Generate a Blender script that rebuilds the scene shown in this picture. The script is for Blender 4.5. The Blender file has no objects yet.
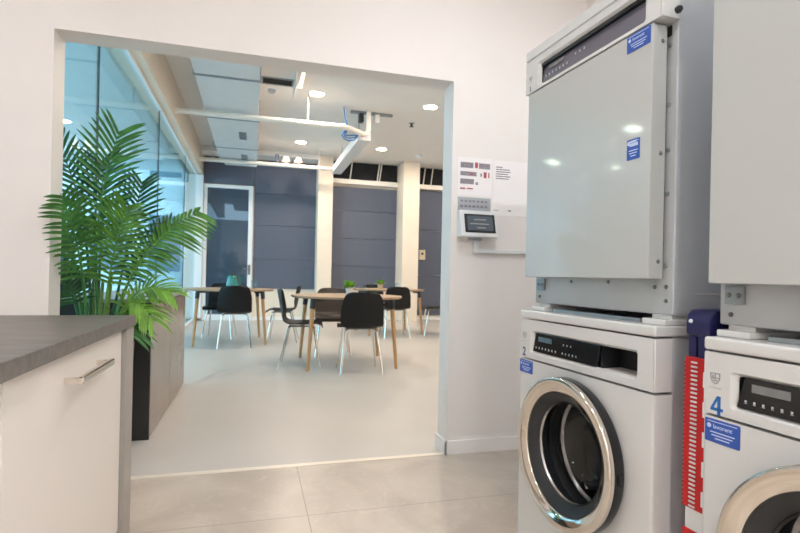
import bpy, bmesh, math, random
from mathutils import Vector, Matrix
random.seed(7)
SC = bpy.context.scene
COL = SC.collection
PI = math.pi
R = math.radians

# ------------------------------------------------------------------ materials
def lin(h):
    def f(c):
        c /= 255.
        return c/12.92 if c <= .04045 else ((c+.055)/1.055)**2.4
    return tuple(f(int(h[i:i+2], 16)) for i in (0, 2, 4)) + (1.,)

def mat(name, hexc, rough=.5, metal=0., var=.04, scale=8., bump=0., coat=0., stretch=None, emis=None, spec=.5):
    m = bpy.data.materials.new(name); m.use_nodes = True
    nt = m.node_tree; n = nt.nodes; L = nt.links
    b = n['Principled BSDF']
    c = lin(hexc)
    b.inputs['Roughness'].default_value = rough
    b.inputs['Metallic'].default_value = metal
    b.inputs['Coat Weight'].default_value = coat
    b.inputs['Specular IOR Level'].default_value = spec
    if coat: b.inputs['Coat Roughness'].default_value = .07
    tc = n.new('ShaderNodeTexCoord'); mp = n.new('ShaderNodeMapping')
    if stretch: mp.inputs['Scale'].default_value = stretch
    L.new(tc.outputs['Object'], mp.inputs['Vector'])
    nz = n.new('ShaderNodeTexNoise'); nz.inputs['Scale'].default_value = scale; nz.inputs['Detail'].default_value = 5
    L.new(mp.outputs['Vector'], nz.inputs['Vector'])
    rp = n.new('ShaderNodeValToRGB')
    rp.color_ramp.elements[0].position = .3; rp.color_ramp.elements[1].position = .7
    rp.color_ramp.elements[0].color = tuple(max(0, x*(1-var)) for x in c[:3]) + (1,)
    rp.color_ramp.elements[1].color = tuple(min(1, x*(1+var)) for x in c[:3]) + (1,)
    L.new(nz.outputs['Fac'], rp.inputs['Fac'])
    L.new(rp.outputs['Color'], b.inputs['Base Color'])
    if bump:
        bp = n.new('ShaderNodeBump'); bp.inputs['Strength'].default_value = bump; bp.inputs['Distance'].default_value = .01
        L.new(nz.outputs['Fac'], bp.inputs['Height']); L.new(bp.outputs['Normal'], b.inputs['Normal'])
    if emis:
        b.inputs['Emission Color'].default_value = lin(emis[0]); b.inputs['Emission Strength'].default_value = emis[1]
    return m

def mat_glass(name, tint, refl=1.0, rough=0.0):
    m = bpy.data.materials.new(name); m.use_nodes = True
    nt = m.node_tree; n = nt.nodes; L = nt.links
    for x in list(n): n.remove(x)
    out = n.new('ShaderNodeOutputMaterial'); mix = n.new('ShaderNodeMixShader')
    tr = n.new('ShaderNodeBsdfTransparent'); gl = n.new('ShaderNodeBsdfGlossy'); lw = n.new('ShaderNodeLayerWeight')
    tr.inputs['Color'].default_value = tint
    gl.inputs['Roughness'].default_value = rough
    # Schlick reflectance, the same on both faces of the pane
    pw = n.new('ShaderNodeMath'); pw.operation = 'POWER'; pw.inputs[1].default_value = 5; L.new(lw.outputs['Facing'], pw.inputs[0])
    mu = n.new('ShaderNodeMath'); mu.operation = 'MULTIPLY_ADD'; mu.inputs[1].default_value = .96*refl; mu.inputs[2].default_value = .04*refl; mu.use_clamp = True
    L.new(pw.outputs[0], mu.inputs[0]); L.new(mu.outputs[0], mix.inputs['Fac'])
    L.new(tr.outputs[0], mix.inputs[1]); L.new(gl.outputs[0], mix.inputs[2]); L.new(mix.outputs[0], out.inputs['Surface'])
    return m

def mat_tiles(name, c1, c2, grout, x0, y0, sx, sy, rough):
    """large stone tiles: joints at x0 + k*sx and y0 + k*sy (object coordinates)"""
    m = bpy.data.materials.new(name); m.use_nodes = True
    nt = m.node_tree; n = nt.nodes; L = nt.links; b = n['Principled BSDF']
    tc = n.new('ShaderNodeTexCoord'); sp = n.new('ShaderNodeSeparateXYZ'); L.new(tc.outputs['Object'], sp.inputs[0])
    def joint(sock, o, s):
        a = n.new('ShaderNodeMath'); a.operation = 'SUBTRACT'; a.inputs[1].default_value = o - s/2; L.new(sock, a.inputs[0])
        w = n.new('ShaderNodeMath'); w.operation = 'WRAP'; w.inputs[1].default_value = s/2; w.inputs[2].default_value = -s/2
        L.new(a.outputs[0], w.inputs[0])
        # distance to the nearest joint
        ab = n.new('ShaderNodeMath'); ab.operation = 'ABSOLUTE'; L.new(w.outputs[0], ab.inputs[0])
        d = n.new('ShaderNodeMath'); d.operation = 'SUBTRACT'; d.inputs[0].default_value = s/2; L.new(ab.outputs[0], d.inputs[1])
        lt = n.new('ShaderNodeMath'); lt.operation = 'LESS_THAN'; lt.inputs[1].default_value = .0022; L.new(d.outputs[0], lt.inputs[0])
        return lt
    j1 = joint(sp.outputs['X'], x0, sx); j2 = joint(sp.outputs['Y'], y0, sy)
    mx = n.new('ShaderNodeMath'); mx.operation = 'MAXIMUM'; L.new(j1.outputs[0], mx.inputs[0]); L.new(j2.outputs[0], mx.inputs[1])
    nz = n.new('ShaderNodeTexNoise'); nz.inputs['Scale'].default_value = 2.2; nz.inputs['Detail'].default_value = 8; nz.inputs['Distortion'].default_value = 1.6
    L.new(tc.outputs['Object'], nz.inputs['Vector'])
    rp = n.new('ShaderNodeValToRGB'); rp.color_ramp.elements[0].position = .35; rp.color_ramp.elements[1].position = .68
    rp.color_ramp.elements[0].color = lin(c1); rp.color_ramp.elements[1].color = lin(c2); L.new(nz.outputs['Fac'], rp.inputs['Fac'])
    # fine pale veins
    nv = n.new('ShaderNodeTexNoise'); nv.inputs['Scale'].default_value = 3.0; nv.inputs['Detail'].default_value = 6; nv.inputs['Distortion'].default_value = 2.5
    L.new(tc.outputs['Object'], nv.inputs['Vector'])
    vr = n.new('ShaderNodeValToRGB'); e = vr.color_ramp.elements
    e[0].position = .485; e[0].color = (0, 0, 0, 1); e[1].position = .515; e[1].color = (0, 0, 0, 1)
    k = e.new(.5); k.color = (.22, .22, .22, 1)
    L.new(nv.outputs['Fac'], vr.inputs['Fac'])
    mv = n.new('ShaderNodeMixRGB'); mv.inputs['Color2'].default_value = lin('d8cfc4'); L.new(vr.outputs['Color'], mv.inputs['Fac']); L.new(rp.outputs['Color'], mv.inputs['Color1'])
    mc = n.new('ShaderNodeMixRGB'); mc.inputs['Color2'].default_value = lin(grout)
    L.new(mx.outputs[0], mc.inputs['Fac']); L.new(mv.outputs['Color'], mc.inputs['Color1']); L.new(mc.outputs['Color'], b.inputs['Base Color'])
    b.inputs['Roughness'].default_value = rough
    return m

M = dict(
    wall=mat('wall_paint', 'e9e4e0', .75, var=.012, scale=3, bump=.02),
    ceil=mat('ceiling_paint', 'ebe7e3', .85, var=.015, scale=3),
    cream=mat('cream_paint', 'ebdccb', .8, var=.015, scale=3),
    slate=mat('slate_fabric', '5c6272', .85, var=.06, scale=60),
    tile=mat_tiles('stone_tile', 'b0a498', 'c3b8ab', '978d83', .228, 2.06, 1.2, 1.2, .32),
    vinyl=mat('pale_vinyl', 'bfb9b3', .36, var=.03, scale=1.6),
    strip=mat('threshold_metal', 'e6ddd0', .35, .3, var=.03),
    skirt=mat('skirting_white', 'f0ecea', .5, var=.01),
    glass=mat_glass('teal_glass', (.74, .90, .93, 1), 1.0),
    dglass=mat_glass('door_pane_glass', (.84, .9, .93, 1), 1.2),
    clear=mat_glass('clear_glass', (.93, .96, .96, 1), 1.0),
    bowl=mat_glass('washer_glass', (.80, .81, .82, 1), 1.0),
    frame=mat('white_frame', 'eceef0', .4, var=.01),
    seal=mat('dark_seal', '2c3a40', .6),
    enamel=mat('white_enamel', 'dadad8', .25, var=.008, scale=2, coat=.3),
    enamel_d=mat('dryer_enamel', 'c0c2bf', .3, var=.008, scale=2, coat=.6),
    sheet=mat('dryer_sheet_shaded', 'b6b9ba', .35, .1, var=.01),  # enamel darkened to put in the shade behind the dryer door
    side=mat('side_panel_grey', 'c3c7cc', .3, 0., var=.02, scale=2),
    chrome=mat('chrome', 'e4dcd2', .09, 1., var=.02),
    steel=mat('drum_steel', 'b4b2b0', .25, 1., var=.08, scale=30),
    bolt=mat('bolt_steel', '8a8a8c', .3, 1.),
    black=mat('black_gloss', '17181b', .18, var=.1),
    darkp=mat('dark_plastic', '25272a', .45, var=.1),
    rubber=mat('grey_rubber', '3c3e40', .6),
    lcd=mat('lcd_screen', '5d7580', .25, var=.08, scale=40),
    lcdg=mat('grey_lcd_screen', '7d7f80', .25, var=.08, scale=40),
    icon=mat('icon_white', 'c9cdd2', .5, var=.01),
    grey=mat('grey_print', '9a9a9a', .5, var=.02),
    blue=mat('sticker_blue', '2f58b0', .4, var=.03),
    pale=mat('sticker_print', 'cfdcf6', .5, var=.01),
    navyink=mat('navy_ink', '20406f', .5, var=.01),
    blueink=mat('blue_ink', '2b6fb8', .5, var=.01),
    top=mat('worktop_laminate', '66605c', .42, var=.24, scale=5, stretch=(1.5, 9, 9), bump=.05),
    cab=mat('cabinet_white', 'dcd5ce', .45, var=.01, scale=2),
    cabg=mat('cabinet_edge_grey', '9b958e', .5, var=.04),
    taupe=mat('taupe_gloss', '85796f', .25, var=.05, scale=5),
    dpanel=mat('dark_end_panel', '2d2a28', .5, var=.1),
    gtop=mat('grey_sideboard_top', '8c8a88', .4, var=.06, scale=20),
    wood=mat('pale_oak', 'a98c70', .5, var=.18, scale=6, stretch=(2, 18, 2)),
    legw=mat('oak_leg', 'b98e5f', .5, var=.14, scale=9, stretch=(10, 10, 1)),
    shell=mat('black_shell', '0f0f11', .45, var=.1, scale=30, spec=.35),
    shellb=mat('brown_shell', '4a3c35', .4, var=.1, scale=30),
    pot=mat('dark_pot', '2a2b2d', .55, var=.1),
    soil=mat('potting_soil', '3a2d22', .95, var=.4, scale=60, bump=.4),
    stem=mat('palm_stem', '5e7a3a', .5, var=.2, scale=20),
    leaf=mat('palm_leaf', '3a7430', .32, var=.35, scale=14),
    leafm=mat('palm_leaf_fresh', '568a35', .32, var=.3, scale=14),
    leafd=mat('palm_leaf_dark', '21552b', .32, var=.35, scale=14),
    leafl=mat('palm_leaf_light', '6c9a36', .36, var=.3, scale=14),
    lettuce=mat('bright_leaf', '86b83f', .5, var=.35, scale=40),
    wpot=mat('white_pot', 'dcdad5', .4, var=.03),
    bpot=mat('beige_pot', 'c9b292', .6, var=.08, scale=30),
    teal=mat('teal_gloss', '0b7f78', .15, var=.15, coat=.6),
    pipe=mat('pipe_white', 'ebe5dc', .45, var=.02),
    duct=mat('duct_white', 'd9dadb', .6, var=.02),
    galv=mat('galvanised', '9aa0a4', .45, .7, var=.1, scale=25),
    dark=mat('void_dark', '1b1c1f', .9, var=.2),
    cable=mat('blue_cable', '2c6fae', .5, var=.05),
    orange=mat('orange_cap', 'd2552a', .5, var=.05),
    lens=mat('lamp_lens', 'ffffff', .4, var=0, emis=('ffdcae', 60.)),
    lens3=mat('lamp_lens_white', 'ffffff', .4, var=0, emis=('f4f7ff', 40.)),
    lens2=mat('lamp_lens_soft', 'ffffff', .4, var=0, emis=('ffd0a0', 3.)),
    paper=mat('paper', 'efecec', .7, var=.008),
    red=mat('print_red', 'b0505a', .7, var=.15, scale=60),
    inkd=mat('print_grey', '8a858c', .7, var=.3, scale=120),
    plate=mat('grey_plate', 'aeb2b8', .45, .2, var=.04),
    strip_grey=mat('control_strip_grey', '6d6b76', .4, var=.04),
    scr=mat('screen_dark', '4b5560', .15, var=.06, scale=8),
    navy=mat('navy_plastic', '1e1d52', .4, var=.1),
    redp=mat('red_plastic', 'c0161c', .35, var=.08),
    whitep=mat('white_plastic', 'dfe2e2', .4, var=.02),
    beigeb=mat('switch_beige', 'd9cbb4', .5, var=.02),
    facade=mat('facade_pale', 'e3e8ea', .8, var=.03),
    fwin=mat('facade_window', '6f8a96', .15, var=.1),
    ground=mat('paving_pale', 'bfc2c2', .8, var=.1, scale=4),
)

# ------------------------------------------------------------------ mesh helpers
class B:
    def __init__(self): self.bm = bmesh.new()
    def _merge(self, b2, mtx=None):
        if mtx is not None: bmesh.ops.transform(b2, matrix=mtx, verts=b2.verts)
        me = bpy.data.meshes.new('t'); b2.to_mesh(me); b2.free(); self.bm.from_mesh(me); bpy.data.meshes.remove(me)
    def box(self, x0, x1, y0, y1, z0, z1, bev=0., seg=2, mtx=None):
        b2 = bmesh.new(); bmesh.ops.create_cube(b2, size=1)
        for v in b2.verts:
            v.co = Vector(((x0+x1)/2+v.co.x*(x1-x0), (y0+y1)/2+v.co.y*(y1-y0), (z0+z1)/2+v.co.z*(z1-z0)))
        if bev: bmesh.ops.bevel(b2, geom=b2.edges[:], offset=bev, segments=seg, profile=.5, affect='EDGES')
        self._merge(b2, mtx); return self
    def cyl(self, p0, p1, r0, r1=None, n=16):
        if r1 is None: r1 = r0
        p0 = Vector(p0); p1 = Vector(p1); d = p1-p0
        b2 = bmesh.new()
        bmesh.ops.create_cone(b2, cap_ends=True, segments=n, radius1=r0, radius2=r1, depth=d.length)
        q = d.to_track_quat('Z', 'Y').to_matrix().to_4x4()
        self._merge(b2, Matrix.Translation((p0+p1)/2) @ q); return self
    def tube(self, pts, r, n=10, cap=True):
        pts = [Vector(p) for p in pts]; rs = r if isinstance(r, (list, tuple)) else [r]*len(pts)
        rings = []; prev = None
        for i, p in enumerate(pts):
            t = (pts[min(i+1, len(pts)-1)]-pts[max(i-1, 0)]).normalized()
            if prev is None:
                a = Vector((0, 0, 1)) if abs(t.z) < .9 else Vector((1, 0, 0)); u = t.cross(a).normalized()
            else: u = (prev - t*prev.dot(t)).normalized()
            prev = u; w = t.cross(u)
            rings.append([self.bm.verts.new(p+(u*math.cos(2*PI*k/n)+w*math.sin(2*PI*k/n))*rs[i]) for k in range(n)])
        for a, b in zip(rings, rings[1:]):
            for k in range(n): self.bm.faces.new((a[k], a[(k+1) % n], b[(k+1) % n], b[k]))
        if cap:
            self.bm.faces.new(rings[0][::-1]); self.bm.faces.new(rings[-1])
        return self
    def lathe(self, prof, mtx=None, n=32, closed=False):
        """prof: (radius, height) along local z"""
        b2 = bmesh.new(); rings = []
        for r, z in prof:
            if r < 1e-6: rings.append([b2.verts.new((0, 0, z))])
            else: rings.append([b2.verts.new((r*math.cos(2*PI*k/n), r*math.sin(2*PI*k/n), z)) for k in range(n)])
        seq = list(zip(rings, rings[1:])) + ([(rings[-1], rings[0])] if closed else [])
        for a, b in seq:
            if len(a) == 1 and len(b) == 1: continue
            for k in range(n):
                k2 = (k+1) % n
                if len(a) == 1: b2.faces.new((a[0], b[k2], b[k]))
                elif len(b) == 1: b2.faces.new((a[k], a[k2], b[0]))
                else: b2.faces.new((a[k], a[k2], b[k2], b[k]))
        bmesh.ops.recalc_face_normals(b2, faces=b2.faces)
        self._merge(b2, mtx); return self
    def prism(self, poly, h0, h1, mtx=None, bev=0.):
        """polygon in local xy, extruded from z=h0 to h1"""
        b2 = bmesh.new()
        a = [b2.verts.new((x, y, h0)) for x, y in poly]; b = [b2.verts.new((x, y, h1)) for x, y in poly]
        b2.faces.new(a[::-1]); b2.faces.new(b)
        n = len(poly)
        for k in range(n): b2.faces.new((a[k], a[(k+1) % n], b[(k+1) % n], b[k]))
        bmesh.ops.recalc_face_normals(b2, faces=b2.faces)
        if bev: bmesh.ops.bevel(b2, geom=[e for e in b2.edges], offset=bev, segments=2, profile=.5, affect='EDGES')
        self._merge(b2, mtx); return self
    def plate(self, rect, hole, d0, d1, slope=None, mtx=None):
        """plate in local xy with a star-shaped hole; rect=(x0,x1,y0,y1); thickness d0..d1 along z;
        slope: second hole outline reached at depth d1 (dished edge)"""
        cx = sum(p[0] for p in hole)/len(hole); cy = sum(p[1] for p in hole)/len(hole)
        x0, x1, y0, y1 = rect
        inner = slope or hole
        angs = [math.atan2(p[1]-cy, p[0]-cx) for p in hole]
        def ray_rect(a):
            dx, dy = math.cos(a), math.sin(a); t = 1e9
            if dx > 1e-9: t = min(t, (x1-cx)/dx)
            if dx < -1e-9: t = min(t, (x0-cx)/dx)
            if dy > 1e-9: t = min(t, (y1-cy)/dy)
            if dy < -1e-9: t = min(t, (y0-cy)/dy)
            return [cx+dx*t, cy+dy*t]
        outer = [ray_rect(a) for a in angs]
        for c in ((x0, y0), (x0, y1), (x1, y0), (x1, y1)):      # snap nearest to the corners
            k = min(range(len(outer)), key=lambda i: (outer[i][0]-c[0])**2+(outer[i][1]-c[1])**2); outer[k] = list(c)
        b2 = bmesh.new(); n = len(hole)
        of = [b2.verts.new((p[0], p[1], d0)) for p in outer]; hf = [b2.verts.new((p[0], p[1], d0)) for p in hole]
        hb = [b2.verts.new((p[0], p[1], d1)) for p in inner]; ob = [b2.verts.new((p[0], p[1], d1)) for p in outer]
        for k in range(n):
            j = (k+1) % n
            for a, b in ((of, hf), (hf, hb), (hb, ob), (ob, of)):
                b2.faces.new((a[k], a[j], b[j], b[k]))
        bmesh.ops.recalc_face_normals(b2, faces=b2.faces)
        self._merge(b2, mtx); return self
    def build(self, name, m, parent=None, smooth=35, loc=None, rotz=0.):
        me = bpy.data.meshes.new(name); self.bm.to_mesh(me); self.bm.free()
        me.materials.append(m)
        if smooth:
            me.polygons.foreach_set('use_smooth', [True]*len(me.polygons)); me.set_sharp_from_angle(angle=R(smooth))
        o = bpy.data.objects.new(name, me); COL.objects.link(o)
        if 0 < smooth <= 40:
            wn = o.modifiers.new('weighted_normal', 'WEIGHTED_NORMAL'); wn.keep_sharp = True; wn.weight = 80
        if parent: o.parent = parent
        if loc: o.location = loc
        if rotz: o.rotation_euler.z = rotz
        return o

def tag(o, label, cat, group=None, kind=None):
    o['label'] = label; o['category'] = cat
    if group: o['group'] = group
    if kind: o['kind'] = kind
    return o
def thing(name, label, cat, loc=(0, 0, 0), rotz=0., group=None):
    o = bpy.data.objects.new(name, None); o.empty_display_size = .05; COL.objects.link(o)
    o.location = loc; o.rotation_euler.z = rotz
    return tag(o, label, cat, group)
def struct(name, b, m, label, cat, smooth=35):
    o = b.build(name, m, None, smooth); return tag(o, label, cat, None, 'structure')
def sthing(name, label, cat):
    o = thing(name, label, cat); o['kind'] = 'structure'; return o
def dup(root, loc, rotz, label, group=None):
    r = root.copy(); COL.objects.link(r); r.location = loc; r.rotation_euler.z = rotz; r['label'] = label
    if group: r['group'] = group
    def rec(src, dst):
        for ch in list(src.children):
            c = ch.copy(); COL.objects.link(c); c.parent = dst; rec(ch, c)
    rec(root, r); return r
def text_mesh(body, size, mtx, depth=.0004, align='LEFT', bold=0.):
    cu = bpy.data.curves.new('t', 'FONT'); cu.body = body; cu.size = size; cu.extrude = depth; cu.align_x = align; cu.offset = bold
    ob = bpy.data.objects.new('t', cu); COL.objects.link(ob)
    dg = bpy.context.evaluated_depsgraph_get(); me = bpy.data.meshes.new_from_object(ob.evaluated_get(dg))
    bpy.data.objects.remove(ob); bpy.data.curves.remove(cu)
    b = B(); me.transform(mtx); b.bm.from_mesh(me); bpy.data.meshes.remove(me); return b
def rrect(x0, x1, y0, y1, r, n=5):
    pts = []
    for cx, cy, a in ((x1-r, y1-r, 0), (x0+r, y1-r, 90), (x0+r, y0+r, 180), (x1-r, y0+r, 270)):
        for k in range(n+1):
            t = R(a+90*k/n); pts.append((cx+r*math.cos(t), cy+r*math.sin(t)))
    return pts
def dens(poly, step):
    out = []
    for i, p in enumerate(poly):
        q = poly[(i+1) % len(poly)]; d = math.hypot(q[0]-p[0], q[1]-p[1]); k = max(1, int(d/step))
        for j in range(k): out.append((p[0]+(q[0]-p[0])*j/k, p[1]+(q[1]-p[1])*j/k))
    return out
def circ(cx, cy, r, n=64): return [(cx+r*math.cos(2*PI*k/n), cy+r*math.sin(2*PI*k/n)) for k in range(n)]

# front-facing frame of a machine: local x = -y' (reads left to right), local y = z, local z = out of the front (-x')
FR = Matrix(((0, 0, -1, 0), (-1, 0, 0, 0), (0, 1, 0, 0), (0, 0, 0, 1)))

# ================================================================== THE SETTING
PY0, PY1 = 2.60, 2.74          # partition wall with the wide opening
OX0, OX1, OZ = -.862, 1.022, 2.015
CL, CH = 2.75, 3.40            # ceilings: laundry, hall
b = B(); b.box(-2.4, 1.95, -1.7, 2.60, -.06, 0); struct('floor', b, M['tile'], 'beige stone tiled floor of the laundry room', 'floor', 0)
b = B(); b.box(-1.3, 6.0, 2.63, 11.3, -.06, 0); b.box(OX0, OX1, 2.60, 2.63, -.06, -.001); struct('floor.001', b, M['vinyl'], 'pale smooth floor of the dining hall', 'floor', 0)
b = B(); b.box(OX0, OX1, 2.596, 2.632, -.02, .003, .001); struct('trim_1', b, M['strip'], 'pale threshold strip between tiles and hall floor', 'threshold')
b = B()
b.box(-2.4, OX0, PY0, PY1, 0, CL+.05); b.box(OX1, 1.95, PY0, PY1, 0, CL+.05); b.box(OX0, OX1, PY0, PY1, OZ, CL+.05)
b.box(OX1, 6.0, PY1-.02, PY1+.06, CL, CH)
struct('wall_front', b, M['wall'], 'white partition wall with a wide opening to the hall', 'wall', 0)
b = B(); b.box(OX1-.012, 1.83, PY0-.012, PY0, 0, .075, .003); b.box(OX1-.012, OX1, PY0-.012, PY1+.01, 0, .075, .003)
struct('baseboard_front', b, M['skirt'], 'white skirting along the partition right of the opening', 'baseboard')
b = B(); b.box(1.836, 1.95, -1.7, 2.60, 0, CL); struct('wall_right', b, M['wall'], 'white wall behind the stacked machines', 'wall', 0)
b = B(); b.box(-2.52, -2.4, -1.7, 2.74, 0, CL); struct('wall_left', b, M['wall'], 'white left wall of the laundry room', 'wall', 0)
b = B(); b.box(-2.52, 1.95, -1.82, -1.7, 0, CL); struct('wall_rear', b, M['wall'], 'white rear wall of the laundry room', 'wall', 0)
b = B(); b.box(-2.52, 1.95, -1.82, 2.60, CL, CL+.1); struct('ceiling', b, M['ceil'], 'white laundry room ceiling', 'ceiling', 0)
b = B(); b.box(-1.3, 6.0, 2.60, 11.3, CH, CH+.1); struct('ceiling.001', b, M['ceil'], 'white hall ceiling with pipes and duct below', 'ceiling', 0)
# hall shell
b = B(); b.box(-1.3, 6.12, 11.0, 11.25, 0, CH); struct('wall_back', b, M['cream'], 'cream far wall of the dining hall', 'wall', 0)
b = B(); b.box(6.0, 6.12, 2.60, 11.0, 0, CH); struct('wall_hall_right', b, M['wall'], 'white right wall of the dining hall', 'wall', 0)
b = B(); b.box(1.95, 6.0, 2.6, PY1, 0, CL); struct('wall_hall_front', b, M['wall'], 'white hall side wall beyond the laundry room', 'wall', 0)
b = B(); b.box(-1.30, -1.0, PY1, 11.0, 2.91, CH, .004); struct('trim_2', b, M['cream'], 'cream beam running above the glass wall', 'beam')
b = B(); b.box(-1.0, 6.0, 10.985, 11.0, 0, .07, .003); struct('baseboard_back', b, M['skirt'], 'white skirting along the far hall wall', 'baseboard')
b = B(); b.box(-1.0, 1.26, 10.55, 11.0, 3.30, CH, .004); struct('trim_3', b, M['ceil'], 'shallow white ceiling drop over the first wall panel', 'beam')
for nm, x0, x1, lab in (('wall_column', 1.25, 1.555, 'first cream column, left of the wide wall panel'), ('wall_column.001', 3.02, 3.38, 'second cream column, right of the wide wall panel')):
    yb = 10.98 if nm == 'wall_column' else 10.6
    b = B()
    if nm == 'wall_column': b.box(x0, x1, 10.62, 11.0, 0, CH, .01)
    else: b.box(x0, x1, 10.45, 11.0, 0, CH, .01)
    struct(nm, b, M['cream'], lab, 'column')
# ---- glass wall along the left of the hall
w = sthing('window_1', 'tall teal glass wall along the left side of the hall', 'glass wall')
GX = -1.12
b = B(); b.box(GX-.005, GX+.005, PY1, 11.0, .05, 2.91); b.build('pane', M['glass'], w, 0)
b = B()
b.box(GX-.03, GX+.03, PY1, 11.0, 0, .05, .004); b.box(GX-.03, GX+.03, PY1, 11.0, 2.885, 2.91, .004)
b.box(GX-.06, GX+.14, 10.86, 11.0, .05, 2.885, .004)
b.build('frame', M['frame'], w)
for y in (4.25, 6.75, 9.2):
    b = B(); b.box(GX-.007, GX+.007, y-.008, y+.008, .05, 2.885); b.build('glass_joint', M['seal'], w, 0)
# ---- glass door in the far wall
w = sthing('door_1', 'white framed glass door at the left end of the far wall', 'door')
b = B(); dx0, dx1 = -.975, -.03
b.box(dx0, dx0+.07, 10.93, 11.0, 0, 2.73, .006); b.box(dx1-.085, dx1, 10.93, 11.0, 0, 2.73, .006); b.box(dx0+.07, dx1-.085, 10.93, 11.0, 2.66, 2.73, .006)
b.box(dx0+.07, dx1-.085, 10.93, 11.0, .0, .12, .006)
b.build('door_frame', M['frame'], w)
b = B(); b.box(dx0+.07, dx1-.085, 10.955, 10.965, .12, 2.66); b.build('pane', M['dglass'], w, 0)
b = B(); b.box(dx0+.07, dx1-.085, 10.975, 10.998, .12, 2.66); b.build('backing', M['slate'], w, 0)
h = B(); h.cyl((dx1-.05, 10.93, 1.05), (dx1-.05, 10.885, 1.05), .011); h.cyl((dx1-.045, 10.89, 1.05), (dx1-.17, 10.89, 1.05), .010); h.box(dx1-.075, dx1-.025, 10.922, 10.931, .93, 1.13, .003)
h.build('door_handle', M['bolt'], w)
# ---- dark slate wall panels
def wall_panel(x0, x1, z0, z1, label, seams):
    b = B(); zs = [z0]+seams+[z1]
    for a, c in zip(zs, zs[1:]): b.box(x0, x1, 10.965, 10.999, a+.003, c-.003, .004)
    return tag(b.build('wall_panel', M['slate'], None, 0), label, 'wall panel', 'slate blue fabric panels on the far wall')
wall_panel(-.03+.03, 1.25, .645, 3.29, 'dark slate blue wall panel between glass door and first cream column', [1.25, 1.95, 2.6])
wall_panel(1.56, 3.10, .645, 2.86, 'wide dark slate blue wall panel between the two cream columns', [1.15, 1.75, 2.35])
wall_panel(3.38, 5.2, .1, 2.9, 'dark slate blue wall panel right of the second cream column, with a switch box', [1.0, 2.0])
wall_panel(-.985, -.005, 2.745, 3.29, 'dark slate blue panel above the white framed glass door', [])
# dark sheet over the rail, its colour standing in for shade in the gap
b = B(); b.box(1.56, 5.2, 10.97, 10.999, 3.02, CH-.002); struct('trim_4', b, M['dark'], 'dark sheet standing in for the shaded service gap under the ceiling at the far wall', 'service gap', 0)
def rail(x0, x1, label, posts):
    t = thing('curtain_rail', label, 'rail', (0, 0, 0), 0, 'white rails along the far wall')
    b = B(); b.box(x0, x1, 10.86, 10.97, 2.91, 3.01, .008); b.build('rail', M['pipe'], t)
    for x in posts:
        b = B(); b.tube([(x, 10.90, 3.0), (x+.05, 10.90, CH)], .012, 8); b.build('hanger', M['pipe'], t)
    return t
rail(1.56, 3.02, 'white rail across the top of the wide wall panel between the columns', (1.95, 2.55, 2.6))
rail(3.39, 5.2, 'white rail right of the second cream column', (3.6, 3.78, 4.4))
t = thing('switch_box', 'small beige switch box on the slate panel right of the second column', 'switch', (3.63, 10.965, 1.45))
b = B(); b.box(-.07, .07, -.03, .002, -.11, .11, .01); b.build('housing', M['beigeb'], t)
b = B(); b.box(-.025, .025, -.034, -.028, -.0, .05, .004); b.build('button', M['darkp'], t)

# ---- outside the glass
b = B(); b.box(-30, -1.3, 0, 40, -.1, -.03); struct('floor.002', b, M['ground'], 'pale paving outside the glass wall', 'ground', 0)
b = B(); b.box(-6.0, -1.3, 2.74, 12, 3.1, 3.3); struct('trim_5', b, M['facade'], 'assumed canopy added outside to darken the view through the glass wall', 'canopy', 0)  # assumed slab, added to darken the upper glass and carry the added lamps
t = thing('building', 'pale building seen through the teal glass wall', 'building', (-9, 19, -.03))
b = B(); b.box(-9, 9, 0, 4, 0, 9); b.build('wall', M['facade'], t, 0)
for k in range(10):
    for zz in (1.0, 4.2):
        b = B(); b.box(-8.4+k*1.75, -7.4+k*1.75, -.03, .02, zz, zz+1.9); b.build('window', M['fwin'], t, 0)

# ================================================================== MACHINES
W = R(2.54); cw, sw = math.cos(W), math.sin(W); X0 = .967
def mroot(name, label, cat, yc, z, group): return thing(name, label, cat, (X0*cw-yc*sw, X0*sw+yc*cw, z), W, group)
def lathe_x(cy, cz): return Matrix.Translation((0, cy, cz)) @ Matrix(((0, 0, 1, 0), (0, 1, 0, 0), (-1, 0, 0, 0), (0, 0, 0, 1)))   # axis -> local x (depth)
def FRm(x, y, z): return Matrix.Translation((x, y, z)) @ FR
HW = .2975

def shield(parent, y, z, s):
    """small outlined shield emblem"""
    b = B()
    def line(a, c, r=.055*s):
        b.cyl((0-.0006, y-a[0]*s, z+a[1]*s), (-.0006, y-c[0]*s, z+c[1]*s), r*.8, n=6)
    pts = [(-.5, .5), (.5, .5), (.5, 0), (.3, -.4), (0, -.55), (-.3, -.4), (-.5, 0)]
    for i in range(len(pts)): line(pts[i], pts[(i+1) % len(pts)])
    line((0, .5), (0, -.1)); line((-.5, .05), (.5, .05)); line((-.25, .3), (-.25, .05)); line((.25, -.2), (-.2, -.2))
    line((-.7, -.95), (.7, -.95), .03*s)
    b.build('emblem', M['grey'], parent)

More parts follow.
